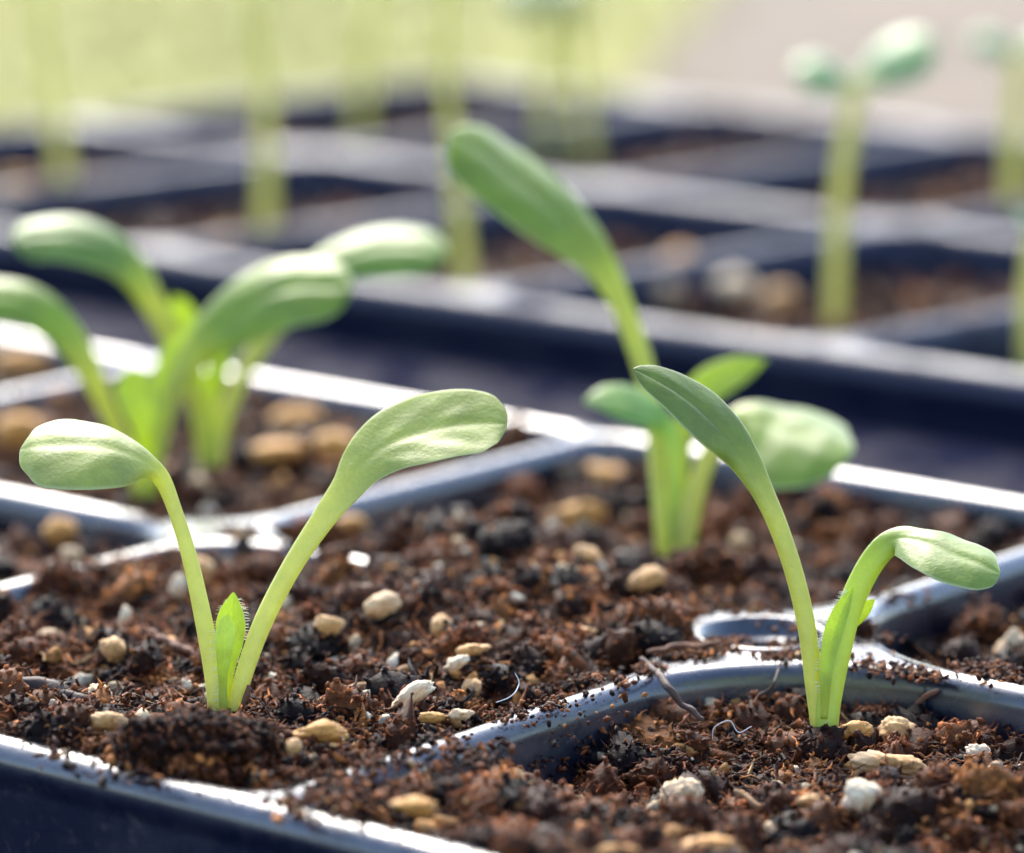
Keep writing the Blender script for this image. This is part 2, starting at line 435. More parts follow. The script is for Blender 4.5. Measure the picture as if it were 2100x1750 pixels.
def fibres(P, Ln, Wd, cols, seg=6, flat=.4, zt=.35):
    n = len(P)
    az = rng.uniform(0, 2*math.pi, n); el = rng.normal(0, zt, n)
    d = np.stack([np.cos(az)*np.cos(el), np.sin(az)*np.cos(el), np.sin(el)], -1)
    side = np.stack([-np.sin(az), np.cos(az), np.zeros(n)], -1); upv = np.cross(d, side)
    bend = rng.normal(0, .22, n); bend2 = rng.normal(0, .22, n); wob = rng.normal(0, .05, (n, seg+1, 2))
    t = np.linspace(-.5, .5, seg+1)
    ctr = P[:, None]+d[:, None]*(t[None, :, None]*Ln[:, None, None])
    ctr = ctr+side[:, None]*((t[None]**2-.1)*bend[:, None]+wob[..., 0]*.6)[..., None]*Ln[:, None, None]*1.6
    ctr = ctr+upv[:, None]*((t[None]**2-.1)*bend2[:, None]+wob[..., 1]*.6)[..., None]*Ln[:, None, None]*1.6
    tap = np.sqrt(np.clip(1-(2*t)**4, .06, 1))[None]*Wd[:, None]*rng.uniform(.7, 1.2, (n, seg+1))
    q = [(1, 0), (0, flat), (-1, 0), (0, -flat)]
    V = np.stack([ctr+side[:, None]*(tap*a)[..., None]+upv[:, None]*(tap*b_)[..., None] for a, b_ in q], 2)   # n,seg+1,4,3
    base = (np.arange(n)*(seg+1)*4)[:, None, None]
    Fq = grid_faces(seg+1, 4, True)[None]+base
    c = np.repeat(cols, (seg+1)*4, 0)*rng.uniform(.8, 1.2, (n*(seg+1)*4, 1))
    return V.reshape(-1, 3), Fq.reshape(-1, 4), c
def in_rrect(u, v, hx, hy, r):
    qx = np.abs(u)-(hx-r); qy = np.abs(v)-(hy-r)
    return np.where((qx > 0) & (qy > 0), np.hypot(np.maximum(qx, 0), np.maximum(qy, 0)) < r, (np.abs(u) < hx) & (np.abs(v) < hy))
def infr(x, y, z, m=70):
    px, py, d = proj(x, y, z); return (px > -m) & (px < 2100+m) & (py > -m) & (py < 1750+m*1.5)
def rough_z(x, y, amp):
    P = np.stack([x, y, np.zeros_like(x)], -1)
    return amp*(.18*fbm(P*.9, 2)+.15*fbm(P*2.6+9, 3)+.05*fbm(P*9+3, 3))
def soil(label, fmap, cu0, cv0, hx, hy, r, zfun, n_small, n_big, n_fib, res, amp=1., rs=(.016, .045), rb=(.05, .22), name="potting_soil", pred=None, wts=W_N, bits=26):
    Vs, Fs, Cs = [], [], []; off = 0; Fq = []
    def add(V, Fc, c, quad=False):
        nonlocal off
        Vs.append(V); (Fq if quad else Fs).append(Fc+off); Cs.append(c); off += len(V)
    surf = lambda x, y: zfun(*w2g(x, y))+rough_z(x, y, amp)
    # base sheet
    nu, nv = int(2*hx/res), int(2*hy/res)
    U, Vv = np.meshgrid(np.linspace(-hx-.04, hx+.04, nu), np.linspace(-hy-.04, hy+.04, nv))
    X, Y = fmap(U+cu0, Vv+cv0); Z = surf(X, Y)-.03
    nx0, ny0 = g2w(0., 0.); far0 = lambda X, Y: np.hypot(X-nx0, Y-ny0) > .62
    ok = in_rrect(U, Vv, hx+.05, hy+.05, r+.05).ravel() & far0(X, Y).ravel()
    if pred is not None: ok &= pred(*w2g(X, Y)).ravel()
    q = grid_faces(nv, nu); q = q[ok[q].all(1)]
    V = np.stack([X, Y, Z], -1).reshape(-1, 3)
    cn = fbm(V*3.1, 3)[:, None]; c = PAL[1]*.6+(PAL[2]-PAL[0])*np.clip(cn+.3, 0, 1)*.6  # dark tone painted in for the shaded voids between clumps
    add(V, q, c, True)
    def pts(n, lift, cap=-.05):
        u = rng.uniform(-hx, hx, n); v = rng.uniform(-hy, hy, n)
        x, y = fmap(u+cu0, v+cv0); k = in_rrect(u, v, hx, hy, r) & far0(x, y)
        z = surf(x, y)+rng.uniform(*lift, n); k &= infr(x, y, z)
        if pred is not None: k &= pred(*w2g(x, y))
        ga, gb = w2g(x, y); z = np.where((np.abs(ga) < .10) & (gb > -1.05) & (gb < -.13), np.minimum(z, cap), z)
        return np.stack([x, y, z], -1)[k]
    P = pts(n_small, (-.02, .045)); R_ = rng.uniform(rs[0], rs[1], len(P))
    add(*crumbs(P, R_, 1, pal(len(P), wts), (.35, .95)))
    P = pts(n_big, (-.07, .05), -.20); nb = len(P)
    if nb:
        R_ = rb[0]+(rb[1]-rb[0])*rng.random(nb)**2.0; cc = pal(nb, [.27, .27, .26, .16, .05, 0])
        Vb, Fb, cb_ = crumbs(P, R_, 2, cc*.55); add(Vb, Fb, cb_)
        # every clump is crusted with small bits and short fibres of its own tint
        K = np.clip((R_/.075)**2*bits, 6, 170).astype(int); idx = np.repeat(np.arange(nb), K)
        vb = Vb.reshape(nb, -1, 3); Q = vb[idx, rng.integers(0, vb.shape[1], len(idx))]
        Q = Q[Q[:, 2] > P[idx, 2]-.5*R_[idx]] if False else Q
        c = cc[idx]*rng.uniform(.5, 1.9, (len(idx), 1)); hot = rng.random(len(idx)) > .93; c[hot] = pal(hot.sum(), [0, 0, .2, .4, .35, .05])
        add(*crumbs(Q, rng.uniform(rs[0]*.5, rs[1]*.7, len(Q)), 1, c, (.35, .95)))
        kf = rng.random(len(idx)) > .72; V, Fc, c2 = fibres(Q[kf], rng.uniform(.05, .20, kf.sum()), rng.uniform(.005, .015, kf.sum()), c[kf]*1.4, seg=4, zt=.6)
        add(V, Fc, c2, True)
    P = pts(int(n_small*.014), (.03, .09)); npale = len(P)
    if npale:
        cp = np.array([[.62, .48, .30], [.70, .60, .45], [.50, .25, .08], [.42, .17, .05]])[rng.integers(0, 4, npale)]*rng.uniform(.75, 1.1, (npale, 1))
        add(*crumbs(P, rng.uniform(.022, .075, npale), 2, cp, (.5, .9)))
    P = pts(int(n_fib*1.7), (-.01, .07)); Ln = rng.uniform(.08, .40, len(P))*(1+1.0*(rng.random(len(P)) > .93))
    V, Fc, c = fibres(P, Ln, rng.uniform(.006, .020, len(P)), pal(len(P), [.14, .22, .28, .24, .10, .01]))
    add(V, Fc, c, True)
    o = mesh_np(name, np.concatenate(Vs), [np.concatenate(Fq), np.concatenate(Fs)], M_SOIL, attrs={"col": ('c', np.concatenate(Cs))})
    return tag(o, label, "soil", kind="stuff")
def zL(a, b):
    return -.17+.16*smooth(a, -.85, -.45)*smooth(b, -.8, -.05)+.10*smooth(b, -.75, -.97)-.19*smooth(a, -.20, -.02)*(1-smooth(b, -.16, -.06))+.02*np.sin(a*7)
def zR(a, b):
    return -.44+.22*(1-smooth(b, -1.02, -.50))-.20*(1-smooth(a, .04, .34))*(1-smooth(b, -.60, -.35))*smooth(b, -1.12, -.95)+.06*smooth(a, .15, .35)*(1-smooth(b, -.8, -.4))+.13*(1-smooth(a, .02, .28))*(1-smooth(b, -.35, -.1))-.04*smooth(b, -.5, -.1)
def zM(a, b):
    return -.36+.40*(1-smooth(b, .02, .55))*smooth(a, -1.0, -.62)*(1-.55*smooth(a, -.28, -.05))
def zC(c, am=0): return lambda a, b: np.full_like(a, c)+am*a*0
HX, HY = CA/2-.145, CB/2-.145
def c1(i, j): return ((i+.5)*CA, (j+.5)*CB)
soil("peaty brown soil filling the cell around the left seedling", map1, *c1(-1, -1), HX, HY, .8, zL, 17000, 900, 4600, .035)
soil("dark fibrous soil sunk below the rim around the right seedling", map1, *c1(0, -1), HX, HY, .8, zR, 19000, 1000, 5600, .035, amp=1.35)
soil("red brown soil around the seedling with the round white leaf", map1, *c1(-1, 0), HX, HY, .8, zM, 10000, 620, 1600, .05, bits=16)
soil("dark soil in the cell at the right edge behind the holed junction", map1, *c1(0, 0), HX, HY, .8, zC(-.42), 5000, 450, 900, .06, bits=14)
soil("blurred soil under the leafy pair of seedlings at left", map1, *c1(-2, 0), HX, HY, .8, zC(-.20), 4000, 350, 300, .08, bits=5)
soil("strip of soil at the far left edge beside the front tray's back rim", map1, *c1(-3, 0), HX, HY, .8, zC(-.3), 1500, 200, 100, .1, bits=4)
soil("soil sliver in the tray's left front cell", map1, *c1(-2, -1), HX, HY, .8, zC(-.3), 1500, 200, 100, .1, bits=4)
# crest of soil that buries the divider between the left and the middle cell
def zCrest(a, b): return .045-2.4*b*b*25*.06+.0*a
soil("crest of reddish soil burying the rim behind the left seedling", map1, -.41*CA, .0, 1.0, .42, .40,
     lambda a, b: .05-.55*np.abs(b)-.5*smooth(np.abs(a+.41), .13, .2), 4500, 90, 900, .03, amp=.7, rb=(.05, .10), name="soil_crest", rs=(.016, .042))
k2 = 0
for j in range(2):
    for i in range(6):
        sx, sy = map2((i+.5)*CU2, (j+.5)*CV2)
        if not infr(sx, sy, -1., 250): continue
        soil("deep shaded soil in cell %s, %s row of the rear tray" % (["one", "two", "three", "four", "five", "six"][i]+" from its left end", ["front", "back"][j]),
             map2, (i+.5)*CU2, (j+.5)*CV2, CU2/2-.22, CV2/2-.22, .6, zC(-.62), 900, 200, 40, .15, rs=(.03, .06), bits=3)

# ------------------------------------------------------------------ crumbs lying on rims and junctions
def crumbs_on(label, name, regs, n, rs=(.006, .03)):
    P = []
    for (a, b_, sa, sb, k, z) in regs:
        ga = rng.normal(a, sa, k); gb = rng.normal(b_, sb, k); x, y = g2w(ga, gb)
        P.append(np.stack([x, y, np.full(k, z)+rng.uniform(0, .02, k)], -1))
    P = np.concatenate(P); V, Fc, c = crumbs(P, rs[0]+(rs[1]-rs[0])*rng.random(len(P))**2, 1, pal(len(P), [.15, .3, .3, .2, .08, .01]))
    kf = len(P)//8; V2, F2, c2 = fibres(P[:kf]+np.array([0, 0, .01]), rng.uniform(.04, .16, kf), rng.uniform(.006, .014, kf), pal(kf, [.1, .2, .3, .3, .1, 0]))
    o = mesh_np(name, np.concatenate([V, V2]), [Fc, F2+len(V)], M_SOIL, attrs={"col": ('c', np.concatenate([c, c2]))})
    return tag(o, label, "soil crumbs", kind="stuff")
def reg(px, py, sp, k, z=.0):
    x, y, _ = onz(px, py, z); a, b_ = w2g(x, y); return (a, b_, sp/CA, sp/CB, k, z)
crumbs_on("brown soil crumbs sprinkled over the holed junction and divider of the front tray", "soil_crumbs", [
    reg(1480, 1325, .10, 150), reg(1430, 1335, .10, 150), reg(1380, 1345, .06, 60), reg(1330, 1375, .06, 60), reg(1220, 1395, .07, 90, .01), reg(1280, 1400, .05, 25),
    reg(1640, 1330, .12, 240), reg(1600, 1345, .10, 160), reg(1780, 1365, .12, 120), reg(1850, 1380, .10, 160), reg(1900, 1390, .08, 110), reg(2060, 1385, .12, 200), reg(2010, 1370, .12, 130), reg(1330, 1270, .15, 120), reg(1660, 1290, .15, 120),
    reg(1800, 1310, .10, 50), reg(1450, 1240, .2, 200), reg(1570, 1250, .2, 160), reg(1120, 1450, .10, 60), reg(1040, 1470, .10, 60), reg(900, 1510, .12, 60), reg(760, 1560, .12, 220), reg(690, 1600, .15, 160),
    reg(1100, 1480, .25, 40), reg(1200, 1440, .25, 40), reg(480, 1085, .12, 50), reg(500, 1100, .08, 90), reg(330, 1060, .1, 50), reg(1850, 1230, .15, 60), reg(950, 1130, .2, 80)], 0)
crumbs_on("dust and crumbs on the front rim of the nearest tray", "rim_crumbs", [(a, -1.08-.018, .04, .012, 26, .0) for a in np.linspace(-.6, .5, 9)], 0, (.005, .018))
def spill():
    P = []
    for px, py, w, k in ((465, 1470, .13, 160), (1690, 1528, .14, 200), (1385, 1163, .16, 120), (690, 1650, .25, 350), (560, 1590, .35, 400), (300, 1560, .35, 350), (930, 1560, .2, 160)):
        z = surf_at(px, py, 0); c = onz(px, py, z)
        if py > 1540: z = .0
        q = rng.normal(size=(k, 2))*w; q = q[np.hypot(*q.T) < 2.2*w]
        P.append(np.stack([c[0]+q[:, 0], c[1]+q[:, 1], z+.015+.05*rng.random(len(q))], -1))
    P = np.concatenate(P); V, Fc, c = crumbs(P, .010+.032*rng.random(len(P))**1.6, 1, pal(len(P), W_N), (.4, .9))
    n2 = len(P)//4; V2, F2, c2 = fibres(P[:n2], rng.uniform(.05, .2, n2), rng.uniform(.005, .014, n2), pal(n2, [.14, .22, .28, .24, .10, .01]))
    tag(mesh_np("soil_spill", np.concatenate([V, V2]), [Fc, F2+len(V)], M_SOIL, attrs={"col": ('c', np.concatenate([c, c2]))}), "loose crumbs gathered round the stalks' feet and spilled over the front rim's inner edge", "soil crumbs", kind="stuff")
spill_later = spill
def wall_crumbs():
    P = []
    for _ in range(520):
        a = rng.uniform(-.02, .98) if rng.random() < .5 else 0
        if a: a = .32+.66*a; b_ = -.037
        else: a = .034; b_ = rng.uniform(-.8, -.36)
        x, y = g2w(a, b_); P.append((x, y, -.17-.42*rng.random()**.6))
    P = np.array(P); V, Fc, c = crumbs(P, rng.uniform(.006, .028, len(P)), 1, pal(len(P), [.2, .3, .3, .15, .05, .0]))
    tag(mesh_np("wall_crumbs", V, Fc, M_SOIL, attrs={"col": ('c', c)}), "damp soil specks clinging to the black cell walls behind the right seedling", "soil crumbs", kind="stuff")
wall_crumbs()

# ------------------------------------------------------------------ perlite grains (label, px, py, w, h, tint, soil z, tilt)
GR = [
 ("crumbly tan perlite grain right of the right seedling's foot", 1838, 1497, 98, 62, .72, -.50, 0),
 ("ochre crumbly perlite grain touching the right seedling's foot", 1757, 1500, 78, 46, .9, -.50, 8),
 ("large long cream perlite lump below the right seedling", 1822, 1568, 172, 66, .55, -.50, -8),
 ("thin pale perlite flake between the two big lumps by the right seedling", 1808, 1538, 62, 26, .4, -.52, 0),
 ("big white rounded perlite grain with a tan cap, front of the right cell", 1396, 1640, 108, 92, .3, -.36, 30),
 ("dirty white perlite grain with brown streaks, below the long cream lump", 1770, 1642, 92, 88, .12, -.40, -20),
 ("small tan perlite grain left of the dirty white grain", 1668, 1642, 76, 44, .6, -.40, 0),
 ("pear shaped perlite grain under the wall behind the right seedling", 1913, 1474, 48, 54, .6, -.58, 90),
 ("round tan perlite grain of the touching pair at the right", 2022, 1488, 46, 44, .55, -.56, 0),
 ("smallest grain of the touching pair at the right", 2046, 1502, 32, 32, .38, -.56, 0),
 ("angular bright white perlite chip at the right", 2008, 1546, 66, 48, .08, -.52, -30),
 ("pale perlite chip leaning on the angular white one", 2036, 1530, 44, 24, .4, -.50, -15),
 ("tiny tan perlite grain below the shiny divider", 1231, 1501, 30, 30, .7, -.50, 90),
 ("wide ochre perlite grain cut by the bottom edge", 1456, 1742, 165, 62, .9, -.28, 4),
 ("flat ochre perlite grain at the bottom left of the wide one", 1272, 1745, 90, 30, .85, -.26, 0),
 ("long narrow pale perlite sliver near the bottom edge", 1588, 1712, 62, 28, .35, -.34, -60),
 ("yellow tan perlite grain behind the front rim", 852, 1655, 112, 50, .8, -.10, -8),
 ("cream perlite grain under the end of the shiny divider", 1052, 1602, 58, 52, .5, -.34, 70),
 ("ochre curled perlite grain beneath the cream one", 1072, 1636, 52, 28, .9, -.36, 0),
 ("tan perlite grain at the right edge below the wall", 2090, 1482, 40, 46, .7, -.50, 60),
 ("smooth cream perlite grain left of the left seedling by the front rim", 226, 1479, 84, 46, .55, -.08, -5),
 ("faceted pale perlite grain left of the left seedling", 202, 1428, 66, 56, .35, -.12, 0),
 ("small white round perlite bead above the front rim at left", 83, 1474, 36, 28, .1, -.08, 0),
 ("pale oval perlite grain near the left edge", 102, 1306, 58, 34, .35, -.16, 0),
 ("tan perlite grain in the left cell under a fibre", 232, 1332, 66, 54, .75, -.16, -40),
 ("upright slim white perlite sliver in the left cell", 256, 1266, 52, 24, .05, -.1, 70),
 ("round cream perlite grain right of the left seedling", 676, 1281, 66, 50, .5, -.14, 0),
 ("lumpy cream perlite grain, topmost right of the left seedling", 783, 1240, 82, 56, .45, -.12, 20),
 ("two toned perlite grain in the middle of the soil", 905, 1286, 60, 54, .6, -.08, 70),
 ("long white perlite grain leaning up to the right", 850, 1422, 128, 44, .2, -.10, 32),
 ("small white perlite grain beside the long leaning one", 936, 1360, 60, 32, .2, -.08, 25),
 ("blunt cream perlite grain beneath the small white one", 966, 1414, 58, 44, .5, -.08, 55),
 ("flat tan perlite grain above the small white one", 962, 1332, 92, 32, .65, -.06, 8),
 ("tall tan perlite grain behind the left seedling's stalk", 408, 1170, 62, 66, .75, -.14, 60),
 ("white upright perlite grain behind the left seedling's stalk", 365, 1208, 62, 40, .15, -.14, 70),
 ("orange perlite grain beside the left edge's divider", 126, 1088, 80, 66, .95, -.24, 0),
 ("pale perlite bead below the orange grain at left", 146, 1138, 46, 40, .3, -.22, 0),
 ("cream perlite grain against the shiny divider's upper side", 943, 1466, 62, 26, .45, -.05, 0),
 ("ochre perlite grain left of the divider's cream grain", 886, 1472, 62, 26, .8, -.05, 0),
 ("flat cream perlite grain before the buried rim", 1196, 1297, 62, 24, .6, -.0, 5),
 ("broad rust stained perlite lump right of the dark clod", 655, 1504, 122, 56, 1., -.06, 4),
 ("cream perlite grain at the foot of the dark clod", 600, 1535, 46, 40, .5, -.06, 30),
 ("small pale perlite grain right of the dark clod", 640, 1560, 40, 34, .4, -.06, -30),
 ("biggest orange perlite lump left of the middle seedling", 1178, 1066, 142, 74, .92, -.12, 14),
 ("orange perlite lump beneath the glossy tray junction", 1246, 984, 108, 72, .95, -.18, -20),
 ("two coloured perlite grain left of the middle seedling's foot", 1208, 1142, 62, 72, .7, -.0, 70),
 ("orange perlite grain beyond the right leaf of the left seedling", 858, 1090, 104, 54, .92, -.24, -22),
 ("blurred orange perlite grain behind the left seedling's right stalk", 722, 1076, 84, 46, .9, -.26, 0),
 ("tan perlite wedge at the middle seedling's foot", 1325, 1188, 88, 50, .75, .04, 28),
 ("round pale perlite bead right of the middle seedling", 1518, 1113, 46, 46, .25, -.14, 0),
 ("pale perlite bead on the far side of the holed junction", 1648, 1276, 44, 34, .2, .03, 0),
 ("cream perlite lump at the right edge behind the junction", 2074, 1330, 92, 62, .4, -.34, 60),
 ("long orange perlite lump behind the leafy pair", 612, 862, 150, 78, .95, -.16, 14),
 ("orange perlite lump right of the long one", 688, 912, 104, 64, .95, -.16, -4),
 ("orange perlite lump below the long one", 560, 930, 140, 56, .95, -.16, 10),
 ("pale round blurred perlite grain below the leafy pair", 398, 1000, 84, 56, .4, -.16, 0),
 ("orange perlite patch at the left edge behind the rim", 50, 742, 140, 54, 1., -.2, 0),
 ("rust perlite lump at the left edge in front of the rim", 36, 880, 110, 80, 1., -.2, 0),
 ("brown perlite grain heaped in the rear tray", 1396, 545, 100, 84, .9, -.5, 0),
 ("white perlite grain left of the heap in the rear tray", 1345, 592, 110, 70, .2, -.5, 0),
 ("white perlite grain in the middle of the rear tray's heap", 1505, 590, 90, 74, .2, -.5, 0),
 ("tan perlite grain right of the rear tray's heap", 1600, 612, 80, 56, .75, -.5, 0),
 ("tan perlite grain in the farthest visible cell", 1590, 352, 140, 60, .8, -.5, 0),
 ("ochre perlite grain behind the rear tray's front rim", 1090, 600, 84, 46, .95, -.5, 0),
 ("brown perlite grain at the far right of the rear tray", 2005, 690, 110, 60, .95, -.5, 0),
 ("brown perlite grain at the left edge of the rear tray", 36, 385, 90, 60, .9, -.5, 0),
 ("ochre perlite grain at a far stem's foot", 480, 486, 90, 40, .95, -.5, 0),
]
def surf_at(px, py, z):
    zz = z
    for _ in range(8):
        x, y, _z = onz(px, py, zz); a, b_ = w2g(x, y)
        if not (-3 < a < 1 and -1 < b_ < 1): return z
        if abs(b_) < .05 or abs(a) < .05 or abs(a+1) < .05: return z
        fn = zL if (a < 0 and b_ < 0 and a > -1) else zR if (a > 0 and b_ < 0) else zM if (-1 < a < 0) else (lambda p, q: -.42) if a > 0 else (lambda p, q: -.2)
        zz = float(fn(np.float64(a), np.float64(b_)))+float(rough_z(np.array([x]), np.array([y]), 1.35 if fn is zR else 1.)[0])
    return zz
def grain(label, px, py, w, h, tint, z, tilt, seed):
    far = py < 1000
    V0, F0 = ICO[4 if not far else 3]
    z = surf_at(px, py+h*.42, z); c = onz(px, py+h*.42, z+.05); dep0 = proj(*c)[2]; c = at(px, py, dep0-.10 if py > 1000 else dep0); dep = proj(*c)[2]; k = dep/F
    sx, sz = w/2*k, h/2*k
    d = 1+.42*fbm(V0*1.15+seed*7.7, 2, .55)+.20*np.abs(fbm(V0*3.0+seed*3.1, 3, .6))*2+.09*vnoise(V0*8+seed)+.05*vnoise(V0*17+seed)
    V = V0*d[:, None]
    V = V/np.abs(V).max(0)*1.0
    ln = V*np.array([sx, (sx+sz)*.42, sz])
    t = math.radians(tilt); ca_, sa = math.cos(t), math.sin(t)
    if abs(tilt) > 45:   # w,h given along the grain's own axes only for steep ones
        pass
    loc = ln[:, 0:1]*(RIGHT*ca_+UP*sa)+ln[:, 1:2]*VIEW+ln[:, 2:3]*(-RIGHT*sa+UP*ca_)
    o = mesh_np("perlite_grain", loc, F0, M_PER[0 if tint < .25 else 1 if tint < .5 else 2 if tint < .8 else 3])
    o.location = [q*S for q in c]
    tag(o, label, "perlite grain", "perlite grains in the potting soil")
for i, g in enumerate(GR): grain(*g, i+1)

# ------------------------------------------------------------------ strands, splinters, clods
def strand(name, label, cat, pts, w, mat, flat=.8, seg=40, group=None, wig=.0, taper=True):
    P = np.array([at(*p) for p in pts]); n = len(P)
    t = np.linspace(0, n-1, seg); i = np.clip(t.astype(int), 0, n-2); f = (t-i)[:, None]
    g = lambda k: P[np.clip(k, 0, n-1)]
    p0, p1, p2, p3 = g(i-1), g(i), g(i+1), g(i+2)
    Q = .5*((2*p1)+(-p0+p2)*f+(2*p0-5*p1+4*p2-p3)*f**2+(-p0+3*p1-3*p2+p3)*f**3)
    Q = Q+wig*np.stack([vnoise(Q*9), vnoise(Q*9+5), vnoise(Q*9+11)], -1)
    T = np.gradient(Q, axis=0); T /= np.linalg.norm(T, axis=1, keepdims=True)
    A = np.cross(T, VIEW); A /= np.linalg.norm(A, axis=1, keepdims=True); B = np.cross(T, A)
    ww = w*(np.sin(np.linspace(.25, math.pi-.25, seg))**.4 if taper else 1)*(1+.18*vnoise(Q*14))
    th = np.linspace(0, 2*math.pi, 9)[:-1]
    V = Q[:, None]+ww[:, None, None]*(A[:, None]*np.cos(th)[None, :, None]+flat*B[:, None]*np.sin(th)[None, :, None])
    V = V.reshape(-1, 3); Fq = grid_faces(seg, 8, True)
    caps = np.array([list(range(7, -1, -1)), [(seg-1)*8+k for k in range(8)]])
    c = P[0]
    o = mesh_np(name, V-c, [Fq, caps], mat); o.location = [q*S for q in c]
    return tag(o, label, cat, group)
d0 = lambda px, py, z: proj(*onz(px, py, z))[2]
strand("root_strand", "dark twisted root hanging over the shiny divider", "root", [(1318, 1352, d0(1318, 1352, .03)), (1342, 1372, d0(1342, 1372, .05)), (1362, 1400, 31.35), (1385, 1432, 31.3), (1400, 1452, 31.3), (1440, 1470, 31.2)], .026, M_ROOT, wig=.03)
strand("root_strand", "thin blue black root curling under the junction's wall", "root", [(1600, 1372, 32.1), (1585, 1400, 31.9), (1565, 1425, 31.9), (1530, 1432, 31.9)], .012, M_ROOT, wig=.03)
strand("thread", "fine white hair curling above the shiny divider", "thread", [(1058, 1378, 31.2), (1060, 1400, 31.2), (1048, 1425, 31.1), (1020, 1440, 31.1)], .004, M_THREAD, wig=.03)
strand("thread", "tiny pale looped hair in front of the junction's wall", "thread", [(1462, 1515, 31.2), (1468, 1490, 31.2), (1492, 1478, 31.2), (1520, 1500, 31.2), (1545, 1490, 31.2)], .004, M_THREAD, wig=.03)
strand("wood_splinter", "short upright rusty splinter at the left edge", "splinter", [(33, 1452, d0(33, 1455, -.1)), (31, 1420, d0(33, 1455, -.1)), (34, 1388, d0(33, 1455, -.1))], .028, M_BARK, wig=.015)
strand("wood_splinter", "tan fibre lying right of the left seedling", "splinter", [(655, 1445, 31.3), (720, 1420, 31.7), (790, 1392, 32.), (842, 1368, 32.2)], .035, M_WOOD, wig=.03, flat=.5)
strand("wood_splinter", "orange splinter above the tan fibre", "splinter", [(800, 1385, 32.4), (850, 1355, 32.6)], .04, M_WOOD, wig=.02, flat=.5)
strand("wood_splinter", "rusty fibre arching left behind the left seedling", "splinter", [(300, 1300, 32.9), (350, 1325, 32.7), (400, 1345, 32.5)], .035, M_BARK, wig=.03)
strand("wood_splinter", "dark grey twig at the left edge above the rim", "splinter", [(5, 1400, 31.4), (60, 1408, 31.4), (120, 1425, 31.3), (170, 1440, 31.2)], .07, M_DARK, wig=.05)
strand("wood_splinter", "brown husk leaning on the left seedling's right stalk", "splinter", [(490, 1462, 31.0), (500, 1440, 31.0), (508, 1405, 31.0)], .022, M_BARK, wig=.02)
strand("wood_splinter", "brown fibres lying across the holed junction's near edge", "splinter", [(1335, 1338, d0(1335, 1338, .06)), (1400, 1322, d0(1400, 1322, .06)), (1480, 1322, d0(1480, 1322, .06))], .022, M_BARK, wig=.04)
strand("wood_splinter", "orange splinter in the front of the right cell", "splinter", [(1505, 1620, 30.0), (1560, 1650, 29.9), (1590, 1668, 29.8)], .025, M_WOOD, wig=.02)
strand("wood_splinter", "rusty splinter leaning on the wall behind the right seedling", "splinter", [(1880, 1440, 31.8), (1925, 1418, 31.8)], .02, M_BARK, wig=.02)
strand("bark_strip", "reddish bark shred right of the pale chip at lower right", "bark", [(1690, 1600, 30.5), (1730, 1625, 30.4), (1765, 1650, 30.3)], .04, M_BARK, wig=.04, flat=.5)
def clod(label, px, py, w, h, z, seed, mat=M_DARK, n=900, wts=(.5, .3, .13, .06, .01, 0.), tilt=0, ff=.35):
    c = onz(px, py, z); dep = proj(*c)[2]; k = dep/F
    V0, F0 = ICO[4]
    d = 1+.75*fbm(V0*1.5+seed*5.1, 4, .62)+.22*vnoise(V0*5+seed)
    V = V0*d[:, None]*np.array([w/2*k, (w+h)/4.2*k if not tilt else h/1.6*k, h/2*k])
    ta = math.radians(tilt); V = V[:, 0:1]*(RIGHT*math.cos(ta)+UP*math.sin(ta))+V[:, 1:2]*VIEW+V[:, 2:3]*(-RIGHT*math.sin(ta)+UP*math.cos(ta))
    n = int(n*1.6)
    q = rng.integers(0, len(V), n); A, Bf, cc = crumbs(V[q], rng.uniform(.010, .036, n), 1, pal(n, list(wts)))
    kf = int(n*ff); q = rng.integers(0, len(V), kf); A2, B2, c2 = fibres(V[q], rng.uniform(.06, .25, kf), rng.uniform(.006, .016, kf), pal(kf, [.2, .3, .3, .2, .0, 0]))
    col = np.repeat(PAL[0:1]*1.2, len(V), 0)
    o = mesh_np("soil_clod", np.concatenate([V, A, A2]), [np.concatenate([F0, Bf+len(V)]), B2+len(V)+len(A)], M_SOIL, attrs={"col": ('c', np.concatenate([col, cc, c2]))})
    o.location = [v*S for v in c]
    tag(o, label, "soil clod", "clods of soil")
clod("big nearly black clod in front of the left seedling's foot", 405, 1522, 250, 105, .13, 3, n=2200, wts=(.62, .26, .09, .03, 0, 0))
clod("brown bark crumb at the base of the black clod", 400, 1572, 95, 44, .03, 4, wts=(.05, .15, .3, .35, .15, 0), n=300)
clod("crumbly brown clod left of the left seedling by the rim", 158, 1482, 90, 58, -.02, 5, n=500, wts=(.2, .3, .3, .15, .05, 0))
clod("dark purple clod touching the left edge by the rim", 60, 1505, 80, 44, -.02, 6, n=400)
clod("reddish clod at the middle seedling's foot", 1450, 1165, 150, 80, .0, 7, n=700, wts=(.1, .25, .35, .25, .05, 0))
clod("dark mossy lump standing against the wall left of the right seedling", 1580, 1430, 90, 150, -.5, 8, n=900, wts=(.25, .35, .25, .12, .03, 0))
clod("fibrous clod above the big white grain in the right cell", 1370, 1500, 170, 80, -.5, 9, n=900, wts=(.2, .3, .3, .15, .05, 0))
clod("long reddish ridge of bark fibres rising to the right seedling's foot", 1500, 1543, 235, 50, -.46, 13, n=1300, wts=(.12, .28, .35, .2, .05, 0), tilt=17, ff=.6)
clod("small orange brown clod behind the junction at the right", 2010, 1290, 90, 70, -.30, 10, n=400, wts=(.1, .2, .3, .3, .1, 0))
clod("damp clod under the right seedling's left stalk", 1560, 1590, 110, 70, -.5, 11, n=700)
clod("dark crumb perched on the holed junction", 1772, 1290, 26, 26, .04, 12, n=120)

spill_later()
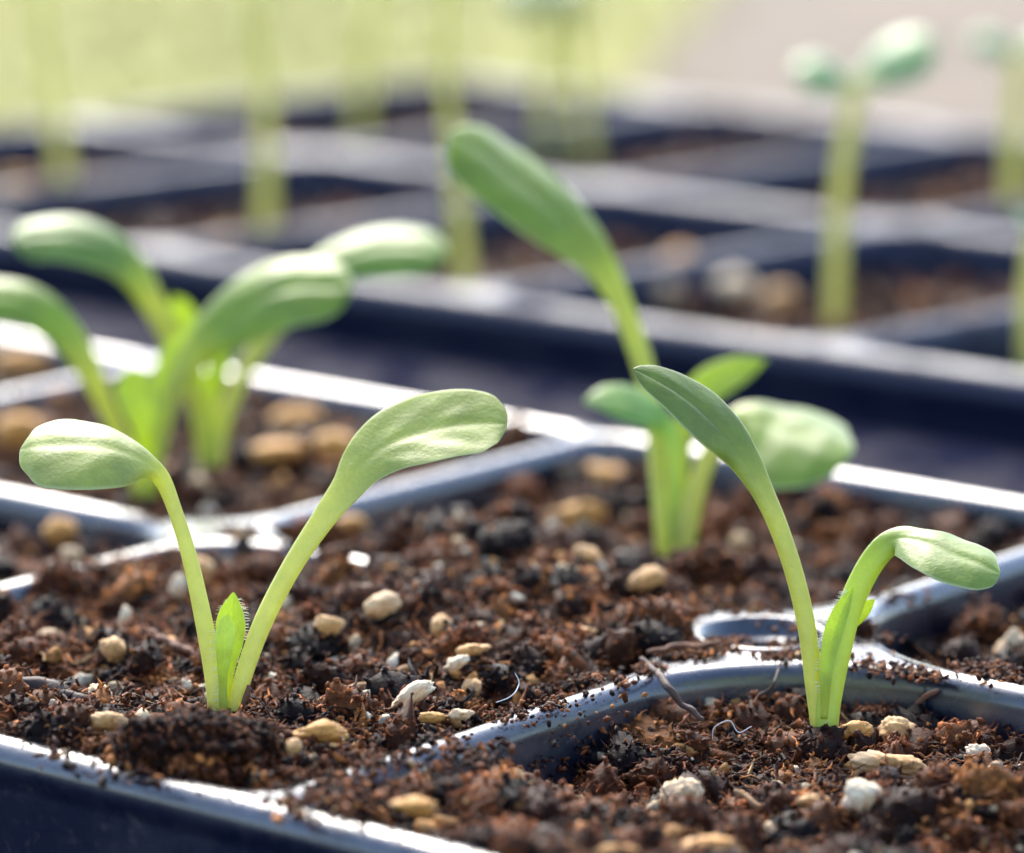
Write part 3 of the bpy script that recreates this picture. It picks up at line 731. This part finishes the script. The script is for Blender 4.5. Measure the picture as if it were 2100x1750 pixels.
# ------------------------------------------------------------------ leaves
def catmull(A, t):
    n = len(A); i = np.clip(t.astype(int), 0, n-2); f = (t-i)[:, None]
    g = lambda k: A[np.clip(k, 0, n-1)]
    p0, p1, p2, p3 = g(i-1), g(i), g(i+1), g(i+2)
    return .5*((2*p1)+(-p0+p2)*f+(2*p0-5*p1+4*p2-p3)*f**2+(-p0+3*p1-3*p2+p3)*f**3)
def leaf(name, parent, loc, dep, pts, mat, sb=.5, cup=-.12, crease=.05, seg=150, seed=0, tipr=.10, rug=1., pointed=False, label=None):
    """pts rows: px, py, full width px, depth offset cm, tilt deg (left-of-travel side farther), thickness/width ratio"""
    A = np.array(pts, float); n = len(A)
    if not pointed and tipr == .10 and n > 6:      # blunt round tip: keep the width, then close it as an ellipse
        wt = A[-4:, 2].max()*.93; A[-3:, 2] = np.maximum(A[-3:, 2], [wt, wt*.97, wt*.92])
        tipr = .52*wt/np.hypot(*np.diff(A[:, :2], axis=0).T).sum()
    # resample by arc length in the image
    t = np.linspace(0, n-1, 400); B = catmull(A, t); L = np.concatenate([[0], np.cumsum(np.hypot(*np.diff(B[:, :2], axis=0).T))]); L /= L[-1]
    s = np.linspace(0, 1, seg); s = s+0*s; s = np.where(s < .6, s/.6*.86, .86+.14*np.sin((s-.6)/.4*math.pi/2))
    B = np.stack([np.interp(s, L, B[:, k]) for k in range(6)], -1)
    P = np.array([at(b[0], b[1], dep+b[3]) for b in B])
    T = np.gradient(P, axis=0); T /= np.linalg.norm(T, axis=1, keepdims=True)
    Tr, Tu = T@RIGHT, T@UP; nn = np.hypot(Tr, Tu); Tr /= nn; Tu /= nn
    Si = -Tu[:, None]*RIGHT+Tr[:, None]*UP
    tl = np.radians(B[:, 4])[:, None]
    Sv = Si*np.cos(tl)+VIEW*np.sin(tl); Sv -= (Sv*T).sum(1, keepdims=True)*T; Sv /= np.linalg.norm(Sv, axis=1, keepdims=True)
    Nv = np.cross(T, Sv)
    k = (dep+B[:, 3])/F
    hw = B[:, 2]/2*k/np.maximum(np.cos(tl[:, 0]), .35)
    if not pointed:
        e = np.clip((s-(1-tipr))/tipr, 0, 1); hw = hw*np.sqrt(np.clip(1-e**2, .0004, 1))
    th = hw*B[:, 5]; th = np.minimum(th, B[:, 5]*.35)
    bl = smooth(s, sb-.12, sb+.14)
    m = 34; u = -np.cos(np.linspace(0, math.pi, m+1))
    rows = []; ub = []
    for top in (1, -1):
        uu = u if top > 0 else u[::-1]
        if top < 0: uu = uu[1:-1]
        pr = np.sqrt(np.clip(1-uu**2, 0, 1))
        off = top*th[:, None]*pr[None]
        blade = bl[:, None]
        off = off+blade*hw[:, None]*(cup*(uu[None]**2)-crease*np.exp(-(uu[None]/.13)**2))
        # side veins and quilted surface
        ang = s[:, None]*46-np.abs(uu[None])*9
        off = off+blade*hw[:, None]*.007*rug*np.sin(ang)*np.clip(np.abs(uu[None])*3, 0, 1)*(1-np.abs(uu[None])**4)
        V = P[:, None]+Sv[:, None]*(hw[:, None]*uu[None])[..., None]+Nv[:, None]*off[..., None]
        rows.append(V); ub.append(np.abs(uu))
    V = np.concatenate(rows, 1); uu = np.concatenate(ub)
    # gentle waviness of the margin
    q = V.reshape(-1, 3); wv = vnoise(q*2.2+seed*13.1)*.018*np.repeat(bl, V.shape[1])*rug+vnoise(q*7+seed)*.004*rug
    q = q+np.repeat(Nv, V.shape[1], 0)*wv[:, None]
    nc = V.shape[1]; Fq = grid_faces(seg, nc, True)
    caps = np.array([list(range(nc))[::-1], [(seg-1)*nc+i for i in range(nc)]])
    sd_ = np.concatenate([u, -u[1:-1] if False else u[::-1][1:-1]])
    br = np.abs(((s[:, None]*15-np.abs(sd_)[None]*1.6+.35*(sd_ > 0)[None]) % 1)-.5); br = smooth(br, .40, .5)*smooth(np.abs(sd_), .05, .2)[None]*(1-smooth(np.abs(sd_), .6, .9)[None])
    vein = ((.22*np.exp(-(sd_/.09)**2)[None]*(1-smooth(s, .8, 1)[:, None])+.30*br)*bl[:, None]).ravel()
    rim = (smooth(uu, .93, 1.0)[None]*bl[:, None]*.8).ravel()
    o = mesh_np(name, q, [Fq, caps], mat, parent, attrs={"blade": ('f', np.repeat(bl, nc)), "rim": ('f', rim), "vein": ('f', vein)}); put(o, loc)
    if label: o['label'] = label
    return o, P, Sv, hw, Nv
def hairs(parent, P, Sv, hw, sides, s0, s1, n, L=.05, loc=None):
    V = []; Fc = []
    seg = len(P)
    for _ in range(n):
        s = random.uniform(s0, s1)*(seg-1); i = int(s); sg = random.choice(sides)
        b = P[i]+Sv[i]*hw[i]*sg; d = Sv[i]*sg+UP*random.uniform(-.5, .3)+VIEW*random.uniform(-.5, .5)
        d /= np.linalg.norm(d); l = L*random.uniform(.5, 1.2); bnd = -UP*l*random.uniform(0, .35)
        sd = np.cross(d, VIEW); sd /= np.linalg.norm(sd)+1e-9; sd2 = np.cross(d, sd)
        o0 = len(V)
        for (t, r) in ((-.15, .0024), (.5, .0018), (1, .0005)):
            c = b+d*l*t+bnd*t*t
            for a in (0, 2.1, 4.2): V.append(c+r*(sd*math.cos(a)+sd2*math.sin(a)))
        for r_ in range(2):
            for a in range(3): Fc.append([o0+r_*3+a, o0+r_*3+(a+1) % 3, o0+(r_+1)*3+(a+1) % 3, o0+(r_+1)*3+a])
    o = mesh_np("leaf_hairs", np.array(V), np.array(Fc), M_HAIR, parent)
    return o
def seedling(label, px, py, z, dep=None):
    z = surf_at(px, py, z)+(.14 if py < 1300 else .03) if py > 900 else z
    c = onz(px, py, z) if dep is None else at(px, py, dep)
    t = thing("seedling", label, "seedling", c, "seedlings in the cell trays")
    return t, tuple(c), proj(*c)[2]

# --- left seedling
t, c, d = seedling("sharp seedling in front at left, its two leaves spread in a wide V", 465, 1462, -.1)
leaf("cotyledon", t, c, d, [(450, 1475, 44, 0, 0, .75), (438, 1380, 40, 0, 0, .72), (415, 1260, 36, .02, 0, .7), (388, 1140, 32, .04, 0, .65), (358, 1045, 30, .06, 5, .5), (333, 985, 36, .05, -5, .35),
     (306, 957, 44, .0, -40, .2), (262, 938, 92, -.06, -55, .1), (205, 921, 128, -.1, -56, .07), (140, 915, 142, -.12, -54, .06), (80, 916, 124, -.1, -50, .06), (52, 920, 86, -.08, -46, .06), (40, 922, 60, -.06, -45, .05)],
     M_COT, .62, cup=-.16, crease=.03, seed=1, label="cotyledon folded over to the left")
leaf("cotyledon", t, c, d, [(478, 1475, 34, 0, 0, .75), (500, 1385, 36, 0, 0, .72), (540, 1275, 40, .02, 0, .7), (600, 1160, 42, .05, 5, .6), (665, 1062, 50, .1, 10, .4), (712, 1000, 66, .15, 20, .2), (748, 952, 96, .2, 30, .1),
     (795, 915, 124, .25, 40, .06), (860, 888, 142, .3, 45, .05), (930, 872, 140, .33, 45, .05), (985, 868, 122, .35, 45, .05), (1022, 868, 88, .35, 45, .05), (1040, 870, 58, .35, 42, .05)],
     M_COT, .60, cup=.05, crease=.035, seed=2, label="cotyledon reaching up to the right")
o, P, Sv, hw, Nv = leaf("true_leaf", t, c, d, [(463, 1475, 20, .03, 0, .7), (464, 1420, 22, .04, 0, .6), (468, 1370, 30, .06, 5, .3), (472, 1325, 52, .08, 10, .12), (474, 1290, 62, .1, 10, .08), (476, 1258, 52, .12, 10, .08), (478, 1232, 26, .13, 5, .08), (479, 1216, 3, .14, 0, .08)],
     M_TRUE, .35, cup=.2, crease=.05, seg=60, seed=3, pointed=True)
hairs(o, P, Sv, hw, (-1, 1), .18, .8, 60, .04)
o, P, Sv, hw, Nv = leaf("true_leaf", t, c, d, [(459, 1475, 18, -.08, 0, .7), (457, 1400, 18, -.10, 0, .6), (458, 1355, 28, -.13, -10, .35), (459, 1320, 38, -.15, -15, .2), (462, 1290, 36, -.15, -15, .15), (464, 1270, 24, -.14, -10, .12), (466, 1260, 8, -.13, 0, .1)],
     mat_leaf("tiny_leaf_green", (.42, .54, .05), (.42, .50, .04), .35, .2), .35, cup=.25, crease=.06, seg=60, seed=4, tipr=.08)
hairs(o, P, Sv, hw, (1,), .1, .6, 40, .045)

# --- right seedling
t, c, d = seedling("sharp seedling at right with one tall slim leaf and one short folded leaf", 1690, 1520, -.5)
leaf("cotyledon", t, c, d, [(1686, 1535, 34, 0, 0, .75), (1672, 1420, 38, 0, 0, .7), (1655, 1290, 38, 0, 0, .7), (1630, 1180, 38, .0, 0, .65), (1598, 1085, 40, 0, -5, .6), (1565, 1010, 46, 0, -10, .45), (1528, 945, 66, .0, -15, .22),
     (1488, 893, 88, -.02, -34, .1), (1440, 845, 98, -.05, -42, .08), (1390, 806, 84, -.08, -44, .07), (1345, 779, 62, -.1, -44, .07), (1315, 766, 44, -.1, -42, .07), (1297, 760, 30, -.1, -40, .07)],
     M_COTD, .60, cup=-.10, crease=.12, seed=5, tipr=.05, label="tall slim cotyledon leaning left")
leaf("cotyledon", t, c, d, [(1693, 1535, 44, -.05, 0, .7), (1700, 1440, 50, -.05, 0, .65), (1718, 1340, 54, -.04, 0, .6), (1742, 1250, 52, -.02, 0, .5), (1775, 1175, 52, .0, 0, .45), (1808, 1128, 52, .0, 10, .3), (1836, 1108, 50, -.02, 40, .2),
     (1868, 1110, 58, -.1, 55, .12), (1915, 1123, 82, -.2, 58, .08), (1962, 1143, 94, -.28, 58, .07), (2005, 1160, 90, -.33, 55, .07), (2034, 1172, 66, -.35, 52, .07), (2050, 1178, 44, -.35, 50, .07)],
     mat_leaf("cotyledon_short", (.20, .29, .02), (.40, .50, .05), .36, .5), .62, cup=-.15, crease=.05, seed=6, label="short cotyledon folded down to the right")
o, P, Sv, hw, Nv = leaf("true_leaf", t, c, d, [(1690, 1475, 14, -.11, 0, .5), (1693, 1400, 24, -.12, 0, .3), (1699, 1345, 34, -.12, 5, .15), (1712, 1290, 40, -.11, 10, .1), (1728, 1248, 32, -.1, 10, .1), (1742, 1218, 14, -.09, 0, .1), (1748, 1205, 3, -.08, 0, .1)],
     M_TRUE, .15, cup=.2, crease=.02, seg=60, seed=7, pointed=True)
hairs(o, P, Sv, hw, (1,), .12, .85, 70, .045)
leaf("true_leaf", t, c, d, [(1752, 1285, 10, .14, 0, .4), (1768, 1258, 26, .14, 0, .2), (1782, 1240, 20, .14, 0, .15), (1794, 1230, 3, .14, 0, .15)], M_TRUE, .1, seg=30, seed=8, pointed=True)

# --- middle seedling
t, c, d = seedling("blurred seedling in the middle with a tall arching leaf and a round white leaf", 1385, 1155, .0)
leaf("cotyledon", t, c, d, [(1368, 1165, 40, .05, 0, .7), (1362, 1060, 44, .1, 0, .65), (1352, 960, 42, .3, 0, .6), (1342, 860, 40, .5, 0, .6), (1325, 770, 42, .6, 0, .6), (1300, 690, 44, .7, -4, .5), (1268, 610, 50, .75, -8, .4), (1232, 545, 72, .78, -18, .15),
     (1180, 478, 112, .8, -36, .07), (1120, 418, 140, .8, -46, .06), (1055, 362, 148, .8, -50, .06), (990, 315, 132, .8, -50, .06), (950, 288, 98, .8, -48, .06), (926, 272, 70, .8, -46, .06)],
     mat_leaf("cotyledon_tall", (.185, .27, .010), (.42, .47, .08), .42, .5), .60, cup=-.16, crease=.05, seed=9, label="tall cotyledon arching to the upper left")
leaf("cotyledon", t, c, d, [(1400, 1160, 40, -.05, 0, .7), (1412, 1070, 44, -.05, 0, .6), (1432, 990, 42, -.05, 0, .6), (1458, 930, 40, 0, 0, .5), (1492, 880, 44, .05, 20, .3), (1535, 862, 90, .05, 45, .12),
     (1580, 874, 152, .0, 52, .06), (1630, 892, 182, -.1, 54, .05), (1680, 914, 164, -.2, 52, .05), (1715, 932, 124, -.25, 50, .05), (1738, 944, 80, -.28, 50, .05)],
     mat_leaf("cotyledon_round", (.21, .31, .015), (.44, .46, .08), .38, .6), .55, cup=-.26, crease=.02, seed=10, label="round cotyledon with a bright white top")
leaf("true_leaf", t, c, d, [(1385, 1150, 26, .0, 0, .6), (1386, 1020, 30, .02, 0, .5), (1384, 930, 34, .05, 0, .4), (1368, 878, 44, .05, -20, .2), (1335, 845, 66, .0, -45, .1), (1290, 826, 74, -.05, -50, .08), (1245, 818, 58, -.08, -48, .08), (1212, 820, 34, -.1, -45, .08), (1196, 824, 16, -.1, -40, .08)],
     mat_leaf("true_leaf_mid", (.20, .36, .05), (.38, .48, .05), .42, .4), .55, cup=-.1, crease=.06, seg=70, seed=11, tipr=.12, label="young leaf spread to the left")
leaf("true_leaf", t, c, d, [(1390, 1100, 24, .1, 0, .5), (1398, 960, 30, .3, 0, .4), (1408, 860, 40, .5, 0, .3), (1430, 812, 62, .6, 15, .12), (1468, 784, 72, .65, 30, .08), (1510, 764, 62, .65, 30, .08), (1550, 748, 36, .65, 25, .08), (1572, 742, 18, .65, 20, .08)],
     M_TRUE, .5, cup=.05, crease=.06, seg=70, seed=12, tipr=.12, label="pointed young leaf to the right")

# --- leafy pair at left
t, c, d = seedling("blurred seedling at far left whose leaf bows out of the picture's left edge", 300, 1012, -.2)
MG = mat_leaf("pair_green", (.20, .30, .012), (.42, .46, .06), .4, .45)
leaf("cotyledon", t, c, d, [(292, 1020, 34, 0, 0, .7), (262, 930, 32, 0, 0, .6), (225, 850, 34, 0, 0, .5), (185, 765, 50, .0, -5, .4), (140, 690, 66, -.05, -20, .2), (80, 632, 84, -.1, -38, .1), (10, 610, 92, -.15, -42, .07), (-70, 612, 88, -.2, -42, .07), (-110, 620, 40, -.2, -42, .07)], MG, .5, cup=-.15, seed=13, label="cotyledon leaving the picture at left")
leaf("cotyledon", t, c, d, [(306, 1020, 34, .02, 0, .7), (322, 930, 34, .02, 0, .6), (350, 820, 40, .02, 0, .5), (390, 740, 60, .0, 8, .3), (440, 680, 104, -.05, 25, .12), (505, 628, 136, -.1, 34, .07), (575, 592, 148, -.15, 40, .06), (640, 582, 140, -.2, 44, .06), (690, 584, 108, -.22, 44, .06), (722, 588, 66, -.22, 44, .06)], MG, .46, cup=-.18, crease=.12, seed=14, label="broad cotyledon in front, arching right")
leaf("true_leaf", t, c, d, [(299, 1015, 26, -.1, 0, .6), (300, 930, 34, -.15, 0, .3), (298, 880, 52, -.2, -10, .1), (288, 830, 84, -.22, -20, .06), (266, 782, 70, -.22, -25, .06), (252, 762, 10, -.22, -25, .06)], M_TRUE, .2, cup=.18, seg=50, seed=15, pointed=True, label="bright green young leaf in front")
leaf("true_leaf", t, c, d, [(308, 990, 30, .1, 0, .5), (330, 850, 40, .12, 0, .3), (352, 760, 66, .15, 10, .12), (372, 712, 56, .15, 10, .1), (392, 690, 10, .15, 10, .1)], M_TRUE, .3, cup=.2, seg=50, seed=16, pointed=True)
t, c, d = seedling("blurred seedling behind the leafy left one, with a thick yellow stalk", 430, 946, -.2)
leaf("cotyledon", t, c, d, [(424, 955, 36, 0, 0, .7), (408, 860, 34, 0, 0, .6), (385, 770, 36, .0, 0, .5), (350, 690, 46, 0, -5, .45), (312, 620, 52, 0, -12, .35), (270, 552, 70, -.05, -30, .15), (210, 502, 92, -.1, -42, .08), (140, 480, 100, -.15, -46, .07), (70, 484, 92, -.2, -46, .07), (25, 496, 60, -.22, -46, .07)], mat_leaf("pair_deep", (.155, .26, .025), (.42, .46, .05), .38, .45), .58, cup=-.2, seed=17, label="cotyledon drooping to the left")
leaf("cotyledon", t, c, d, [(440, 955, 36, .05, 0, .7), (460, 860, 32, .1, 0, .6), (498, 770, 34, .3, 0, .5), (545, 690, 44, .5, 5, .4), (600, 610, 52, .7, 15, .3), (660, 552, 72, .9, 32, .14), (735, 518, 104, 1., 42, .08), (810, 505, 116, 1., 46, .07), (872, 508, 98, 1., 46, .07), (915, 520, 58, 1., 46, .07)], mat_leaf("pair_deep_right", (.18, .29, .02), (.42, .46, .08), .38, .45), .60, cup=-.22, seed=18, label="cotyledon arching to the right behind")
leaf("true_leaf", t, c, d, [(432, 955, 36, -.05, 0, .6), (431, 870, 36, -.05, 0, .5), (434, 810, 34, -.05, 0, .3), (445, 765, 44, -.05, 10, .15), (462, 725, 40, -.05, 20, .1), (475, 705, 8, -.05, 20, .1)], M_TRUE, .55, cup=.2, seg=50, seed=19, pointed=True)
leaf("true_leaf", t, c, d, [(425, 900, 24, .1, 0, .5), (398, 740, 40, .2, 0, .25), (380, 670, 60, .25, -10, .12), (366, 630, 46, .25, -10, .1), (356, 608, 8, .25, -10, .1)], M_TRUE, .3, cup=.2, seg=50, seed=20, pointed=True)

# --- seedlings of the rear tray: stalk and a pair of round seed leaves each
m_top = mat_leaf('dark_far_leaf', (.04, .13, .015), (.42, .44, .10), .2, .1)
m_top.node_tree.nodes['Principled BSDF'].inputs['Coat Weight'].default_value = 0
def far_seedling(label, stem, z, lf, wpx=34, lm=None):
    """stem: list of image points from the foot up; lf: list of (list of leaf stations)"""
    t, c, d = seedling(label, stem[0][0], stem[0][1], z)
    pts = [(x, y, wpx*(w if len(r) else 1), o_, 0, .9) for (x, y, *r) in stem for w in [(r[0] if r else 1)] for o_ in [(r[1] if len(r) > 1 else 0)]]
    while len(pts) < 3: pts.insert(1, tuple((np.array(pts[0])+np.array(pts[-1]))/2))
    leaf("stem", t, c, d, pts, M_FARL, 1.5, cup=0, crease=0, seg=30, tipr=.02)
    for L in lf: leaf("cotyledon", t, c, d, L, lm or M_FARL, .2, cup=-.2, crease=.02, seg=36, seed=len(L))
def pair(x, y, w1, h1, w2, h2, ang1=0, ang2=0, do=0):
    A = []
    for sgn, w, h, an in ((-1, w1, h1, ang1), (1, w2, h2, ang2)):
        st = []
        for f, ww in ((0, .25), (.25, .7), (.5, 1), (.75, .95), (.9, .7), (1, .45)):
            st.append((x+sgn*w*f, y-an*f-h*.35*math.sin(f*2.4), h*ww, do, sgn*50, .1))
        A.append(st)
    return A
far_seedling("rear seedling at right with two pale round leaves on a straight stem", [(1712, 700, 1.1), (1714, 560), (1722, 400), (1738, 280), (1752, 195)], -.62, pair(1752, 190, 125, 85, 165, 105, 25, 78), 36)
far_seedling("rear seedling at the right edge with a pale leaf above", [(2080, 520, 1.1), (2080, 380), (2084, 240), (2092, 120)], -.62, pair(2092, 118, 100, 60, 110, 60, 22, 30), 40)
far_seedling("bare stem rising behind the tall arching leaf", [(957, 640, 1.1), (946, 480), (930, 300, .9), (912, 130, .7), (922, -40, .6)], -.62, pair(915, -45, 110, 70, 120, 70), 34)
far_seedling("thick stem in the rear tray between the leafy pair's leaves", [(543, 560, 1.15), (545, 420), (546, 280, .95), (534, 120, .75), (516, -60, .6)], -.62, pair(540, -70, 110, 70, 120, 70), 36)
far_seedling("faint stem in the rear tray near the left edge", [(134, 470, 1.1), (128, 340), (112, 220, .85), (92, 60, .7), (84, -80, .6)], -.62, pair(108, -90, 110, 70, 120, 70), 36)
far_seedling("rear stem with a dark green leaf cut by the top edge", [(1118, 350, 1.1), (1120, 220), (1128, 100), (1138, 20)], -.62, pair(1128, 22, 95, 105, 60, 95, -4, -2), 30, m_top)
far_seedling("wide pale stem in the rear tray right of the dark green leaf", [(1210, 350, 1.), (1198, 240, .9), (1184, 120, .8), (1190, -40, .7)], -.62, pair(1188, -60, 90, 70, 90, 60), 30)
far_seedling("pale greenish stem far behind, between two rear stems", [(738, 290, 1.), (744, 180, .9), (758, 40, .7), (780, -60, .6)], -.62, pair(748, -70, 90, 70, 90, 60), 34)
far_seedling("seedling whose stalk just enters at the right edge above the rim", [(2112, 780, 1.1), (2112, 700), (2114, 600), (2130, 480)], -.62, pair(2135, 470, 40, 40, 90, 60, 10, 20), 44)
